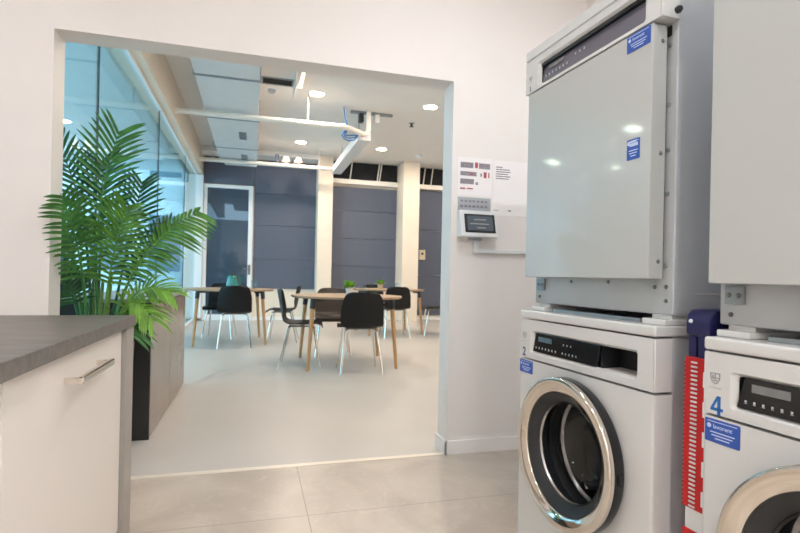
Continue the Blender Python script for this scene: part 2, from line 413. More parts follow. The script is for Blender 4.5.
def sticker(parent, y0, y1, z0, z1, x, word, big):
    """blue label; y0 = left (far) edge, y1 = right (near) edge"""
    b = B(); b.prism(rrect(-y0, -y1, z0, z1, .0025, 3), 0, .0012, Matrix.Translation((x, 0, 0)) @ FR); s = b.build('sticker', M['blue'], parent)
    h = z1-z0; wd = y0-y1
    e = B(); ey = y0-.10*wd-.002; ez = z1-.30*h if big else z1-.2*h; q = min(.1*h, .006)
    for a in range(4):
        t = PI/4*a; e.box(-q, q, -q*.28, q*.28, 0, .0018, mtx=Matrix.Translation((x, ey, ez)) @ FR @ Matrix.Rotation(t, 4, 'Z'))
    e.build('sticker_emblem', M['pale'], s, 0)
    if word:
        b = text_mesh(word, h*.27, FRm(x-.0012, y0-.24*wd, z1-.39*h)); 
    else: b = B(); b.box(x-.0018, x, y1+.12*wd, y0-.24*wd, z1-.36*h, z1-.20*h)
    for k, (f0, f1) in enumerate(((.16, .86), (.2, .8), (.3, .72))):
        zz = z0+h*(.42-.13*k)
        b.box(x-.0016, x, y0-f1*wd, y0-f0*wd, zz, zz+h*.045)
    b.box(x-.0016, x, y0-.93*wd, y0-.07*wd, z1-.12*h, z1-.09*h)
    b.build('lettering', M['pale'], s, 0)
    return s

def control_head(root, z0, z1, hole, part, material, pocket):
    """front panel with a dished opening; hole = (left, right, bottom, top) in local y / z"""
    l, r, zb, zt = hole
    pin = dens(rrect(-l, -r, zb, zt, .008, 4), .012)
    cx, cy = (-l-r)/2, (zb+zt)/2
    out = [(p[0]+.012*(1 if p[0] > cx else -1), cy+(p[1]-cy)*1.22) for p in pin]
    b = B(); b.plate((-HW+.006, HW-.006, z0, z1), out, 0, -.010, pin, FR)
    b.box(0.0, .053, -HW, -HW+.006, z0, z1, .0028); b.box(0.0, .053, HW-.006, HW, z0, z1, .0028)
    b.box(.010, .053, -HW+.005, HW-.005, z0, z0+.008); b.box(.010, .053, -HW+.005, HW-.005, z1-.008, z1)
    return b.build(part, material, root)

def icons(parent, x, y0, y1, z, n, s=.004, tilt=0):
    b = B()
    for k in range(n):
        y = y0+(y1-y0)*k/max(1, n-1)
        b.box(x-.0008, x+.0004, y-s*.5, y+s*.5, z-s*.5, z+s*.5)
        b.box(x-.0008, x+.0004, y-s*.7, y+s*.7, z-s*1.1, z-s*.85)
    b.build('button_icons', M['icon'], parent, 0)

def washer(yc, dz, label, number, numsize, stick):
    root = mroot('washing_machine', label, 'washing machine', yc, dz, 'white front loading washing machines')
    b = B(); t = .012
    b.box(.055, .62, HW-.004-t, HW-.004, .02, .821, .004); b.box(.055, .62, -HW+.004, -HW+.004+t, .02, .821, .004)
    b.box(.60, .62, -HW+.004, HW-.004, .02, .821); b.box(.055, .62, -HW+.004, HW-.004, .02, .035)
    b.build('body', M['side'], root)
    for sx in (.09, .57):
        for sy in (-.25, .25):
            b = B(); b.cyl((sx, sy, -dz if dz < 0 else 0), (sx, sy, .022), .02); b.build('foot', M['rubber'], root)
    CZ = .452
    # front sheet with the porthole
    b = B(); b.plate((-HW+.008, HW-.008, .03, .684), circ(0, CZ, .165, 96), 0, -.02, None, FR)
    b.prism([(-HW+.008, 0), (-HW+.002, -.0025), (-HW, -.01), (-HW, -.053), (-HW+.008, -.053)], .03, .684, Matrix(((0, -1, 0, 0), (1, 0, 0, 0), (0, 0, 1, 0), (0, 0, 0, 1))))
    b.prism([(HW-.008, 0), (HW-.008, -.053), (HW, -.053), (HW, -.01), (HW-.002, -.0025)], .03, .684, Matrix(((0, -1, 0, 0), (1, 0, 0, 0), (0, 0, 1, 0), (0, 0, 0, 1))))
    b.box(.018, .053, -HW+.008, HW-.008, .676, .684); b.box(.018, .053, -HW+.008, HW-.008, .03, .04)
    b.build('front_panel', M['enamel'], root, 40)
    # head with display and pocket
    l, r, zb, zt = 1.489-1.2645, 1.034-1.2645, .716, .778
    control_head(root, .690, .819, (l, r, zb, zt), 'control_panel', M['enamel'], True)
    split = 1.165-1.2645
    b = B(); b.prism([(-l, zb), (-split-.012, zb), (-split+.002, zt), (-l+.016, zt)], -.012, -.003, FR, .002); d = b.build('display', M['black'], root)
    b = B(); b.box(.002, .004, l-.105, l-.032, zt-.026, zt-.010); b.build('screen', M['lcd'] if number == '2' else M['lcdg'], d, 0)
    icons(d, .003, l-.02, l-.125, zb+.016, 7); icons(d, .003, l-.16, l-.225, zb+.016, 5, .0036); icons(d, .003, l-.165, l-.20, zt-.02, 3, .003)
    b = B(); b.box(.010, .075, r-.004, r, zb-.002, zt+.002); b.box(.010, .075, split-.004, split, zb-.002, zt+.002)
    b.box(.010, .075, r, split, zt-.001, zt+.003); b.box(.072, .076, r, split, zb, zt)
    b.build('detergent_recess', M['darkp'], root)
    b = B(); b.box(.010, .075, r, split, zb-.004, zb); b.build('pocket_reflection', M['cab'], root)  # pale floor plate, its colour standing in for the reflection in the pocket
    # lid
    b = B(); b.box(-.003, .62, -HW, HW, .823, .850, .006, 3); b.build('lid', M['enamel'], root)
    shield(root, .2695, .765, .021)
    if number == '4':
        b = B(); y4, z4 = .279, .690       # upright, crossbar and slanting stroke
        for poly in (((.0155, 0), (.0225, 0), (.0225, .039), (.0155, .039)), ((0, .008), (.0285, .008), (.0285, .0145), (0, .0145)), ((0, .0125), (.006, .0125), (.0205, .039), (.0145, .039))):
            b.prism([(x-y4, z+z4) for x, z in poly], 0, .0008, FR)
    else: b = text_mesh(number, numsize, FRm(-.0002, .2695+numsize*.28, .696), bold=.0008)
    b.build('number', M['blueink'] if number == '4' else M['navyink'], root, 0)
    sticker(root, *stick)
    # the round door
    ax = lathe_x(.003, CZ) @ Matrix.Diagonal((.975, .975, 1, 1))
    b = B(); b.lathe([(.2215, -.040), (.2232, -.046), (.2220, -.0505), (.2190, -.0525), (.2140, -.0525), (.1815, -.0450), (.1795, -.0420), (.179, -.034), (.2205, -.030)], ax, 96, True)
    door = b.build('door', M['chrome'], root, 50)
    b = B(); b.lathe([(.2205, -.0395), (.2225, -.030), (.2225, -.012), (.216, -.002), (.20, -.002), (.20, -.0295)], ax, 96, True); b.build('door_rim', M['black'], door)
    b = B(); b.lathe([(.1795, -.038), (.174, -.037), (.158, -.022), (.1470, -.010), (.1455, .010), (.1795, .006)], ax, 96, True); b.build('inner_ring', M['darkp'], door)
    b = B(); b.lathe([(.1455, -.006), (.140, .045), (.122, .085), (.088, .10), (0, .105)], ax, 64); b.build('door_glass', M['bowl'], door, 60)
    b = B(); b.lathe([(.1460, -.008), (.1490, -.012), (.1460, -.016), (.1425, -.010)], ax, 64, True); b.build('glass_edge', M['steel'], door, 60)
    b = B(); b.box(-.026, -.014, -.2195, -.212, CZ-.012, CZ+.012, .002); b.build('door_grip', M['darkp'], door)
    b = B(); b.lathe([(.185, .022), (.20, .05), (.185, .075), (.165, .07), (.158, .055), (.158, .03)], ax, 64, True); b.build('gasket', M['rubber'], root, 60)
    b = B(); b.lathe([(.160, .085), (.168, .078), (.176, .085), (.235, .098), (.24, .11), (.24, .42), (.2, .44), (0, .42)], ax, 64)
    for k in range(3):
        a = R(35+120*k); b.box(.13, .40, -.02, .02, .19, .238, .012, 2, ax @ Matrix.Rotation(a, 4, 'Z') @ Matrix(((0, 0, 1, 0), (0, 1, 0, 0), (1, 0, 0, 0), (0, 0, 0, 1))))
    b.build('drum', M['steel'], root, 50)
    return root

wa = washer(1.2645, 0, 'white washing machine numbered 2, under the full dryer stack beside the partition wall', '2', .040, (1.5595-1.2645, 1.482-1.2645, .6385, .681, 0, 'lavorent', True))
wb = washer(.5385, -.008, 'white washing machine numbered 4, cut by the right edge of the photo', '4', .046, (.829-.5385, .7505-.5385, .632, .680, 0, 'lavorent', True))

def screw(parent, x, y, z, r=.006, axis='x', m='bolt'):
    b = B()
    mt = Matrix.Translation((x, y, z)) @ (Matrix(((0, 0, -1, 0), (0, 1, 0, 0), (1, 0, 0, 0), (0, 0, 0, 1))) if axis == 'x' else Matrix(((1, 0, 0, 0), (0, 0, 1, 0), (0, -1, 0, 0), (0, 0, 0, 1))))
    b.lathe([(0, .004), (r*.35, .004), (r*.4, .0025), (r*.8, .003), (r, .001), (r, -.001), (0, -.001)], mt, 14)
    return b.build('screw', M[m], parent)

def dryer(yc, zoff, label, full):
    root = mroot('tumble_dryer', label, 'tumble dryer', yc, .850+zoff, 'white tumble dryers stacked on washing machines')
    o = lambda z: z-.850           # local heights from the washer's lid
    b = B(); b.box(.055, .655, -.2935, .2935, o(.874), o(1.701), .004); b.build('body', M['side'], root)
    b = B(); b.box(.0535, .056, -.2905, .2905, o(.877), o(1.592), .001); b.build('front_sheet', M['sheet'], root)
    b = B(); b.box(.12, .655, -.2945, -.2925, o(.925), o(.9285), .0009); b.build('side_bead', M['enamel'], root)
    # door: a flat tray standing clear of the body
    d0, d1 = -.2695, .2775
    b = B(); b.box(0, .046, d0, d1, o(.962), o(1.586), .004, 2); door = b.build('door', M['enamel_d'], root)
    b = B(); b.box(.045, .0545, d0+.05, d1-.05, o(1.0), o(1.56)); b.build('door_seal', M['rubber'], door)
    for z in (1.545, 1.27, 1.005):
        b = B(); b.lathe([(0, .0022), (.003, .0022), (.0055, .0005), (.0055, -.001), (0, -.001)], Matrix.Translation((.030, d0-.0002, o(z))) @ Matrix.Rotation(PI/2, 4, 'X'), 14); b.build('screw', M['bolt'], door)
    for z in (1.538, 1.392, 1.28, 1.172, .995): screw(root, .0525, .994-1.2645, o(z), .006, m='galv')
    for y, z in ((1.027, .942), (.992, .943), (.992, .909), (1.36, .951), (1.195, .952), (1.53, .897)): screw(root, .0535, y-1.2645, o(z), .0055)
    b = B(); b.box(.046, .0545, 1.497-1.2645, 1.540-1.2645, o(.919), o(.957), .0015); br = b.build('hinge_bracket', M['galv'], root)
    for y in (1.508, 1.53):
        b = B(); b.lathe([(0, .003), (.004, .003), (.0055, .001), (.0055, -.001), (0, -.001)], Matrix.Translation((.0455, y-1.2645, o(.938))) @ Matrix(((0, 0, -1, 0), (0, 1, 0, 0), (1, 0, 0, 0), (0, 0, 0, 1))), 12); b.build('screw', M['bolt'], br)
    # head with slanted control strip
    hole = (1.478-1.2645, 1.031-1.2645, o(1.606), o(1.672))
    control_head(root, o(1.590), o(1.701), hole, 'control_panel', M['enamel'], False)
    l, r, zb, zt = hole
    b = B()
    b.prism([(0, 0), (.004, 0), (.012, .066), (.008, .066)], r, l, Matrix(((1, 0, 0, .012), (0, 0, 1, 0), (0, 1, 0, zb), (0, 0, 0, 1)))); 
    d = b.build('display', M['strip_grey'], root, 0)
    b = B(); b.box(.006, .026, r, l, zt-.011, zt, .002); b.build('display_shadow', M['black'], root)  # black bar standing in for the shadow at the top of the recess
    b = B(); b.box(.0125, .016, l-.11, l-.035, zb+.036, zb+.048); b.build('screen', M['lcdg'], d, 0)
    icons(d, .0118, l-.02, l-.13, zb+.02, 7, .0045); icons(d, .0125, l-.17, l-.21, zb+.034, 3, .004)
    b = B(); b.box(-.002, .655, -HW, HW, o(1.703), o(1.737), .005, 2); b.build('lid', M['enamel'], root)
    b = B(); b.lathe([(0, -.004), (.008, -.004), (.009, .006), (.006, .012), (0, .012)], Matrix.Translation((.044, -HW, o(1.609))) @ Matrix.Rotation(PI/2, 4, 'X'), 14); b.build('latch_bolt', M['darkp'], root)
    b = B(); b.box(.051, .0545, -.275, -.262, o(1.56), o(1.585), .001); b.build('hinge_plate', M['dark'], root)
    # stacking feet
    for sy in (-.255, .245):
        b = B(); b.box(.03, .60, sy-.04, sy+.035, 0, .0145, .003); b.box(.06, .60, sy-.03, sy+.03, .013, .025); b.build('stacking_foot', M['enamel'], root)
    b = B(); b.box(.045, .06, -.20, .18, .0, .010, .002); b.build('stacking_rail', M['galv'], root)
    if full:
        sticker(root, 1.080-1.2645, 1.002-1.2645, o(1.540), o(1.584), 0, 'lavorent', True)
        s = sticker(root, 1.073-1.2645, 1.030-1.2645, o(1.264), o(1.316), 0, '', False)
        b = B(); b.box(-.0018, 0, 1.040-1.2645, 1.064-1.2645, o(1.307), o(1.312)); b.build('lettering', M['pale'], s, 0)
        shield(root, 1.530-1.2645, o(1.638), .014)
        b = text_mesh('1', .026, FRm(-.0002, 1.538-1.2645, o(1.5945)), bold=.0008); b.build('number', M['navyink'], root, 0)
    return root
dryer(1.2645, 0, 'white tumble dryer with blue stickers on washing machine 2, complete in view', True)
dryer(.5535, -.008, 'white tumble dryer on washing machine 4, cut by the right edge of the photo', False)

# ---- folded step ladder in the gap
t = mroot('step_ladder', 'folded red and white step ladder with navy cap, wedged between the washing machines', 'step ladder', .888, 0, None)
xa = 1.0-X0
b = B(); prof = [(xa+.001, .838), (xa+.001, .868), (xa+.006, .884), (xa+.018, .895), (xa+.15, .895), (xa+.16, .88), (xa+.16, .845), (xa+.06, .832), (xa+.012, .832)]
b.prism(prof, -.036, .028, Matrix(((1, 0, 0, 0), (0, 0, 1, 0), (0, 1, 0, 0), (0, 0, 0, 1))), .006); b.box(xa+.004, xa+.048, -.034, -.003, .783, .84, .004); b.box(xa+.007, xa+.048, .003, .025, .783, .84, .004); cap = b.build('cap', M['navy'], t)
b = B(); b.lathe([(0, .004), (.004, .003), (.005, 0), (0, -.001)], Matrix.Translation((xa, .012, .868)) @ Matrix(((0, 0, -1, 0), (0, 1, 0, 0), (1, 0, 0, 0), (0, 0, 0, 1))), 14); b.build('bolt', M['whitep'], cap)
b = B(); b.box(xa, xa+.05, -.036, .026, .445, .787, .003); rl = b.build('rail', M['redp'], t)
b = B()
for k in range(34): z = .45+k*.0098; b.box(xa-.003, xa+.002, -.008, .008, z, z+.0040, .0008, 1)
b.build('ribs', M['whitep'], rl)
b = B()
for k in range(34): z = .449+k*.0098; b.cyl((xa+.002, .026, z), (xa+.03, .026, z), .0035, n=8)
b.build('side_ribs', M['redp'], rl)
for k in range(5):
    z = .46+k*.066; b = B(); b.box(xa-.0015, xa+.03, -.0365, -.023, z, z+.034, .001); b.build('stripe', M['whitep'], rl)
b = B(); b.box(xa+.004, xa+.046, -.032, .022, .395, .447, .003); b.build('joint', M['whitep'], t)
b = B(); b.box(xa, xa+.05, -.036, .026, .03, .397, .003); b.build('lower_rail', M['redp'], t)
b = B(); b.box(xa+.10, xa+.14, -.034, .032, .02, .84, .004); b.build('rear_rail', M['whitep'], t)
b = B(); b.box(xa-.002, xa+.055, -.037, .036, 0, .032, .004); b.box(xa+.095, xa+.145, -.037, .036, 0, .032, .004); b.build('foot', M['navy'], t)

# ================================================================== COUNTER (left foreground)
t = thing('base_cabinet', 'white base cabinet with one chrome handle, under the dark worktop', 'cabinet', (0, 0, 0))
b = B(); b.box(-1.25, -.452, -.4, 1.968, .0, .755); b.build('body', M['cab'], t)
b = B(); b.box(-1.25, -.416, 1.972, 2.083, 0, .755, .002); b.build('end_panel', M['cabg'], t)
b = B(); b.box(-.451, -.43, 1.089, 1.966, .06, .750, .0025); d = b.build('door', M['cab'], t)
b = B()
b.box(-.402, -.386, 1.40, 1.69, .678, .697, .004)
for y in (1.412, 1.678): b.box(-.431, -.390, y-.009, y+.009, .680, .695, .003)
b.build('handle', M['chrome'], d)
b = B(); b.box(-.451, -.43, .2, 1.084, .06, .750, .0025); b.build('door', M['cab'], t)
b = B(); b.box(-1.27, -.41, -.42, 2.085, .757, .793, .002); tag(b.build('worktop', M['top']), 'dark grey wood grain worktop on the white cabinet in the left foreground', 'worktop')

# ================================================================== SIDEBOARD + PALM
t = thing('sideboard', 'low taupe sideboard with dark end panel behind the potted palm', 'sideboard', (0, 0, 0))
sx0, sx1, sy0, sy1 = -1.05, -.55, 3.19, 4.72
b = B(); b.box(sx0, sx1, sy0, sy0+.02, 0, .775); b.build('end_panel', M['dpanel'], t, 0)
b = B(); b.box(sx0, sx1-.022, sy0+.02, sy1, .0, .775); b.build('body', M['dpanel'], t, 0)
for y0, y1 in ((sy0+.022, 3.918), (3.924, sy1)):
    b = B(); b.box(sx1-.021, sx1, y0, y1, .012, .772, .0015); d = b.build('door', M['taupe'], t)
    b = B(); ym = y1-.23 if y0 < 3.5 else y0+.10; b.box(sx1-.004, sx1+.003, ym-.05, ym+.05, .735, .752, .003); b.build('finger_pull', M['black'], d)
b = B(); b.box(sx0-.01, sx1+.012, sy0-.01, sy1+.01, .777, .797, .002); b.build('top', M['gtop'], t)

t = thing('potted_palm', 'tall green palm in a dark pot behind the worktop', 'potted palm', (-.765, 2.985, 0))
b = B(); b.lathe([(0, 0), (.13, 0), (.135, .005), (.17, .56), (.172, .58), (.158, .58), (.155, .53), (0, .53)], None, 40); b.build('pot', M['pot'], t)
b = B(); b.lathe([(.156, .535), (.08, .545), (0, .55)], None, 32); b.build('soil', M['soil'], t)
RO = Vector((-.765, 2.985, 0))
def bez(p0, p1, p2, u): return p0*(1-u)**2+p1*2*u*(1-u)+p2*u*u
def frond(base, ctrl, tip, nrm, L, m, pairs=22, start=.28, w=.0125, droop=.25, sides=(1, 1)):
    pairs = int(pairs*.80); L *= 1.15
    """a feather leaf: stalk plus two rows of narrow folded leaflets"""
    p0, p1, p2 = (Vector(q)-RO for q in (base, ctrl, tip)); nrm = Vector(nrm).normalized()
    N = 26; b = B(); pts = [bez(p0, p1, p2, k/N) for k in range(N+1)]
    b.tube(pts, [.0085*(1-k/N)+.0016 for k in range(N+1)], 7)
    rnd = random.random
    for k in range(pairs):
        u = start+(1-start)*(k+.3*rnd())/pairs
        p = bez(p0, p1, p2, u); tg = (bez(p0, p1, p2, min(1, u+.02))-bez(p0, p1, p2, u-.02)).normalized()
        sd = tg.cross(nrm).normalized(); nn = sd.cross(tg).normalized()
        v = (u-start)/(1-start)
        ln = L*(.50+1.2*v-1.25*v*v)*(.88+.24*rnd())
        fw = .35+.95*v
        for s, amt in ((1, sides[0]), (-1, sides[1])):
            if k == pairs-1 and s == -1 and v > .98: continue
            d = (sd*s+tg*fw+nn*(.32+.3*(rnd()-.5))).normalized()
            ll = ln*amt; seg = 6; ring = []
            for j in range(seg+1):
                f = j/seg
                c = p+d*ll*f+Vector((0, 0, -1))*droop*ll*f*f
                wd = w*(.42+1.9*f-2.35*f*f+.03) if f < 1 else .001
                wd = max(.001, min(w*.62, wd))
                dd = (d+Vector((0, 0, -1))*droop*2*f).normalized()
                sv = dd.cross(nn).normalized(); up = sv.cross(dd)
                q = []
                for a, h in ((-1, .35), (0, 0), (1, .35)):
                    pt = c+sv*a*wd+up*h*wd
                    wx = pt+RO
                    if wx.y > 2.76: pt.x = max(pt.x, -1.105-RO.x)
                    elif wx.y > 2.57: pt.x = max(pt.x, OX0+.012-RO.x)
                    elif wx.x < -.85: pt.y = min(pt.y, 2.57-RO.y)
                    q.append(b.bm.verts.new(pt))
                ring.append(q)
            for r0, r1 in zip(ring, ring[1:]):
                for j in range(2): b.bm.faces.new((r0[j], r0[j+1], r1[j+1], r1[j]))
    return b.build('frond', m, t, 80)
bs = lambda dx, dy: (-.765+dx, 2.985+dy, .54)
G, D, Y, Gy = M['leaf'], M['leafd'], M['leafl'], M['leafm']
# tall ones
frond(bs(.02, -.02), (-.83, 2.98, 1.25), (-.672, 2.95, 1.68), (-.1, -1, .1), .27, G, 26, .42, droop=.16)
frond(bs(-.04, .02), (-.80, 3.02, 1.30), (-.985, 3.0, 1.62), (.2, -1, 0), .20, D, 22, .44, droop=.12)
frond(bs(-.02, .04), (-.78, 3.1, 1.2), (-.80, 3.14, 1.56), (.1, -1, .2), .22, D, 22, .44, droop=.15)
frond(bs(.03, .04), (-.66, 3.1, 1.1), (-.60, 3.15, 1.46), (-.1, -1, .2), .21, D, 22, .42, droop=.15)
# left, leaning through the opening
frond(bs(-.03, -.05), (-.76, 2.75, 1.05), (-.80, 2.52, 1.28), (.25, -.85, .45), .17, G, 22, .42, .0125, droop=.22)
frond(bs(-.05, .0), (-.84, 2.90, 1.0), (-.92, 2.86, 1.30), (.2, -1, .2), .19, G, 20, .42, droop=.3)
frond(bs(-.06, .05), (-.90, 3.06, .95), (-1.04, 3.12, 1.10), (.3, -1, .3), .19, D, 20, .42, droop=.3)
# right
frond(bs(.05, -.03), (-.63, 2.95, 1.10), (-.27, 2.88, 1.275), (-.1, -1, .15), .20, Gy, 26, .42, droop=.30, sides=(1.1, .45))
frond(bs(.04, -.06), (-.70, 2.85, 1.0), (-.585, 2.74, 1.27), (-.1, -1, .25), .23, Gy, 24, .42, .0125, droop=.22)
frond(bs(.05, .05), (-.66, 3.05, 1.02), (-.44, 3.08, 1.22), (-.1, -1, .3), .17, D, 20, .44, droop=.3)
# low ones
frond(bs(.07, -.06), (-.62, 2.86, .96), (-.47, 2.80, .70), (.5, -.6, .5), .17, Y, 18, .42, droop=.35)
frond(bs(.08, -.02), (-.62, 2.93, .98), (-.40, 2.90, .84), (.2, -.6, .8), .17, Y, 18, .44, droop=.35)
frond(bs(.06, -.08), (-.66, 2.82, .90), (-.55, 2.74, .62), (.5, -.8, .3), .16, G, 16, .42, droop=.35)
frond(bs(-.05, -.06), (-.82, 2.86, .90), (-.93, 2.84, .92), (.2, -.7, .6), .18, D, 18, .44, droop=.3)
for dx, dy, tx, ty, hh in ((0, 0, -.78, 2.98, .95), (.03, .02, -.70, 2.97, .95), (-.03, .03, -.80, 3.02, .9), (.02, -.05, -.73, 2.92, .9)):
    b = B(); q = Vector(bs(dx, dy))-RO; b.tube([q, q+Vector((0, 0, .15)), Vector((tx, ty, hh))-RO], [.014, .012, .007], 8); b.build('stem', M['stem'], t)

# ================================================================== DINING FURNITURE
def make_table(loc, label, rz):
    t = thing('dining_table', label, 'table', loc, rz, 'round dining tables in the hall')
    b = B(); b.lathe([(0, .715), (.585, .715), (.596, .722), (.600, .734), (.597, .740), (0, .740)], None, 64); b.build('tabletop', M['wood'], t)
    for sx in (-1, 1):
        for sy in (-1, 1):
            b = B(); b.tube([(sx*.405, sy*.375, .70), (sx*.455, sy*.425, 0)], [.024, .016], 14); l = b.build('leg', M['legw'], t)
            b = B(); b.tube([(sx*.404, sy*.374, .714), (sx*.414, sy*.384, .615)], [.030, .027], 14)
            b.box(min(sx*.30, sx*.42), max(sx*.30, sx*.42), sy*.375-.018, sy*.375+.018, .69, .714, .003); b.build('bracket', M['darkp'], l)
    return t
t1 = make_table((.99, 5.56, 0), 'round oak dining table nearest the opening, with a leafy plant', 0)
dup(t1, (-.31, 7.52, 0), R(5), 'round oak dining table at the left, with the teal jug')
dup(t1, (2.22, 8.45, 0), R(3), 'round oak dining table farthest back at the right')

def make_chair(label, loc, rz, shellm):
    t = thing('dining_chair', label, 'chair', loc, rz, 'shell dining chairs')
    prof = [(.215, .415, .40, 0), (.205, .436, .415, .004), (.15, .446, .425, .010), (.05, .438, .43, .014), (-.06, .432, .43, .018), (-.135, .438, .425, .02),
            (-.178, .462, .42, .024), (-.198, .505, .42, .03), (-.212, .57, .42, .036), (-.226, .64, .415, .04), (-.238, .70, .392, .042), (-.247, .745, .368, .042), (-.252, .772, .335, .042), (-.255, .789, .285, .042), (-.257, .797, .22, .042)]
    b = B(); n = 10; rows = []
    for i, (y, z, w, cv) in enumerate(prof):
        row = []
        up = min(1, max(0, (z-.45)/.1)) if y < 0 else 0
        for k in range(n+1):
            q = -1+2*k/n
            row.append(b.bm.verts.new((q*w/2, y+cv*q*q*up, z+cv*q*q*(1-up))))
        rows.append(row)
    for a, c in zip(rows, rows[1:]):
        for k in range(n): b.bm.faces.new((a[k], a[k+1], c[k+1], c[k]))
    bmesh.ops.recalc_face_normals(b.bm, faces=b.bm.faces)
    bmesh.ops.solidify(b.bm, geom=b.bm.faces[:], thickness=.010)
    b.build('seat_shell', shellm, t, 60)
    for sx in (-1, 1):
        for y0, y1 in ((.13, .20), (-.12, -.215)):
            b = B(); b.tube([(sx*.13, y0*.9, .424), (sx*.155, y0, .41), (sx*.205, y1, 0)], [.0105, .0115, .010], 10); b.build('leg', M['chrome'], t)
    b = B(); b.tube([(-.13, -.108, .424), (-.13, .117, .424)], .009, 8); b.tube([(.13, -.108, .424), (.13, .117, .424)], .009, 8); b.tube([(-.13, 0, .424), (.13, 0, .424)], .009, 8)
    b.build('seat_frame', M['bolt'], t)
    return t
c1 = make_chair('black shell chair in front of the nearest table, its back to the camera', (1.04, 5.08, 0), R(-3), M['shell'])
G1 = 'shell dining chairs'
dup(c1, (.50, 5.50, 0), R(-97), 'black shell chair at the left side of the nearest table, seen from the side')
c3 = make_chair('brown shell chair on the far side of the nearest table, facing the camera', (.93, 6.15, 0), R(174), M['shellb'])
dup(c1, (2.17, 7.86, 0), R(-2), 'black shell chair in front of the farthest right table, its back to the camera')
dup(c1, (2.93, 8.10, 0), R(80), 'black shell chair at the right of the farthest table, half hidden by the wall')
dup(c1, (2.12, 9.12, 0), R(176), 'black shell chair behind the farthest right table, only its top showing')
dup(c1, (-.22, 7.06, 0), R(2), 'black shell chair in front of the left table, below the teal jug')
dup(c1, (.42, 7.52, 0), R(82), 'black shell chair at the right side of the left table, seen from the side')
dup(c1, (-.46, 8.08, 0), R(172), 'black shell chair behind the left table, partly hidden by the jug')

# things on the tables
def table_plant(loc, label, potm, r, h):
    t = thing('table_plant', label, 'potted plant', loc, random.random()*6, 'small plants on the dining tables')
    b = B(); b.lathe([(0, 0), (r*.8, 0), (r, h), (r*.9, h), (r*.85, h-.012), (0, h-.012)], None, 24); b.build('pot', potm, t)
    b = B()
    for k in range(42):
        a = random.random()*2*PI; e = random.uniform(.15, 1.25); L = random.uniform(.065, .105)
        d = Vector((math.cos(a)*math.cos(e), math.sin(a)*math.cos(e), math.sin(e))); s = d.cross(Vector((0, 0, 1))).normalized()
        p = Vector((0, 0, h-.01)); wv = random.uniform(.020, .034)
        v = [b.bm.verts.new(q) for q in (p, p+d*L*.5+s*wv, p+d*L+s*wv*.8-Vector((0, 0, .01)), p+d*L*1.15-Vector((0, 0, .014)), p+d*L-s*wv*.8-Vector((0, 0, .01)), p+d*L*.5-s*wv)]
        b.bm.faces.new(v[:4]); b.bm.faces.new((v[0], v[3], v[4], v[5]))
    b.build('foliage', M['lettuce'], t, 80)
    return t
table_plant((1.03, 5.62, .740), 'bright green leafy plant in a white pot on the nearest table', M['wpot'], .045, .085)
table_plant((2.04, 8.33, .740), 'bright green leafy plant in a beige pot on the farthest table', M['bpot'], .05, .085)
def tumbler(loc, label, sc=1.):
    t = thing('drinking_glass', label, 'glass', loc, 0, 'drinking glasses on the tables')
    b = B(); b.lathe([(0, 0), (.030*sc, 0), (.036*sc, .11*sc), (.034*sc, .11*sc), (.028*sc, .006), (0, .006)], None, 20); b.build('tumbler', M['clear'], t, 60); return t
tumbler((1.185, 5.66, .740), 'clear drinking glass right of the plant on the nearest table')
tumbler((.02, 7.45, .740), 'clear drinking glass on the left table', 1.15)
tumbler((2.34, 8.40, .740), 'clear drinking glass right of the plant on the farthest table')
t = thing('water_jug', 'glossy teal jug standing on the left table', 'jug', (-.27, 7.40, .740), R(20))
b = B(); b.lathe([(0, 0), (.072, 0), (.078, .01), (.075, .09), (.062, .15), (.052, .175), (.055, .185), (.048, .185), (.045, .17), (.066, .09), (.068, .012), (0, .012)], None, 32); b.build('jug_body', M['teal'], t)
b = B(); b.tube([(.058, 0, .165), (.10, 0, .16), (.115, 0, .12), (.10, 0, .07), (.074, 0, .05)], .009, 10); b.build('handle', M['teal'], t)
b = B(); b.lathe([(0, .172), (.046, .172), (.046, .192), (.02, .205), (0, .206)], None, 24); b.build('jug_lid', M['pot'], t)
b = B(); b.prism([(-.05, -.018), (-.085, 0), (-.05, .018)], .16, .186, None, .003); b.build('spout', M['teal'], t)

# ================================================================== CEILING SERVICES
def downlight(x, y, z, label, lensm, power, col, group):
    t = thing('downlight', label, 'ceiling light', (x, y, z), 0, group)
    b = B(); b.lathe([(.115, 0), (.115, -.006), (.098, -.010), (.094, -.004), (.094, 0)], None, 32, True); b.build('trim_ring', M['frame'], t)
    b = B(); b.lathe([(0, -.005), (.094, -.005), (.094, -.001), (0, -.001)], None, 32); b.build('lens', lensm, t)
    ld = bpy.data.lights.new('lamp', 'AREA'); ld.shape = 'DISK'; ld.size = .18; ld.energy = power; ld.color = col
    lo = bpy.data.objects.new('lamp', ld); COL.objects.link(lo); lo.parent = t; lo.location = (0, 0, -.014)
    return t
WARM = (1., .88, .76)
HP = 22
HG = 'warm round downlights in the hall ceiling'
downlight(.78, 7.0, CH, 'round downlight nearest the open ceiling hatch, above the white pipe', M['lens'], HP, WARM, HG)
downlight(2.40, 7.0, CH, 'round downlight at the far right, beside the opening edge', M['lens'], HP, WARM, HG)
downlight(.80, 9.65, CH, 'round downlight between the two long white pipes', M['lens'], HP, WARM, HG)
downlight(2.33, 9.63, CH, 'round downlight right of the slanting white channel', M['lens'], HP, WARM, HG)
for x, y in ((4.0, 7.0), (3.95, 9.63), (.78, 4.4), (2.4, 4.4), (4.0, 4.4)):
    downlight(x, y, CH, 'round hall downlight outside the view of the photo', M['lens'], HP, WARM, HG)
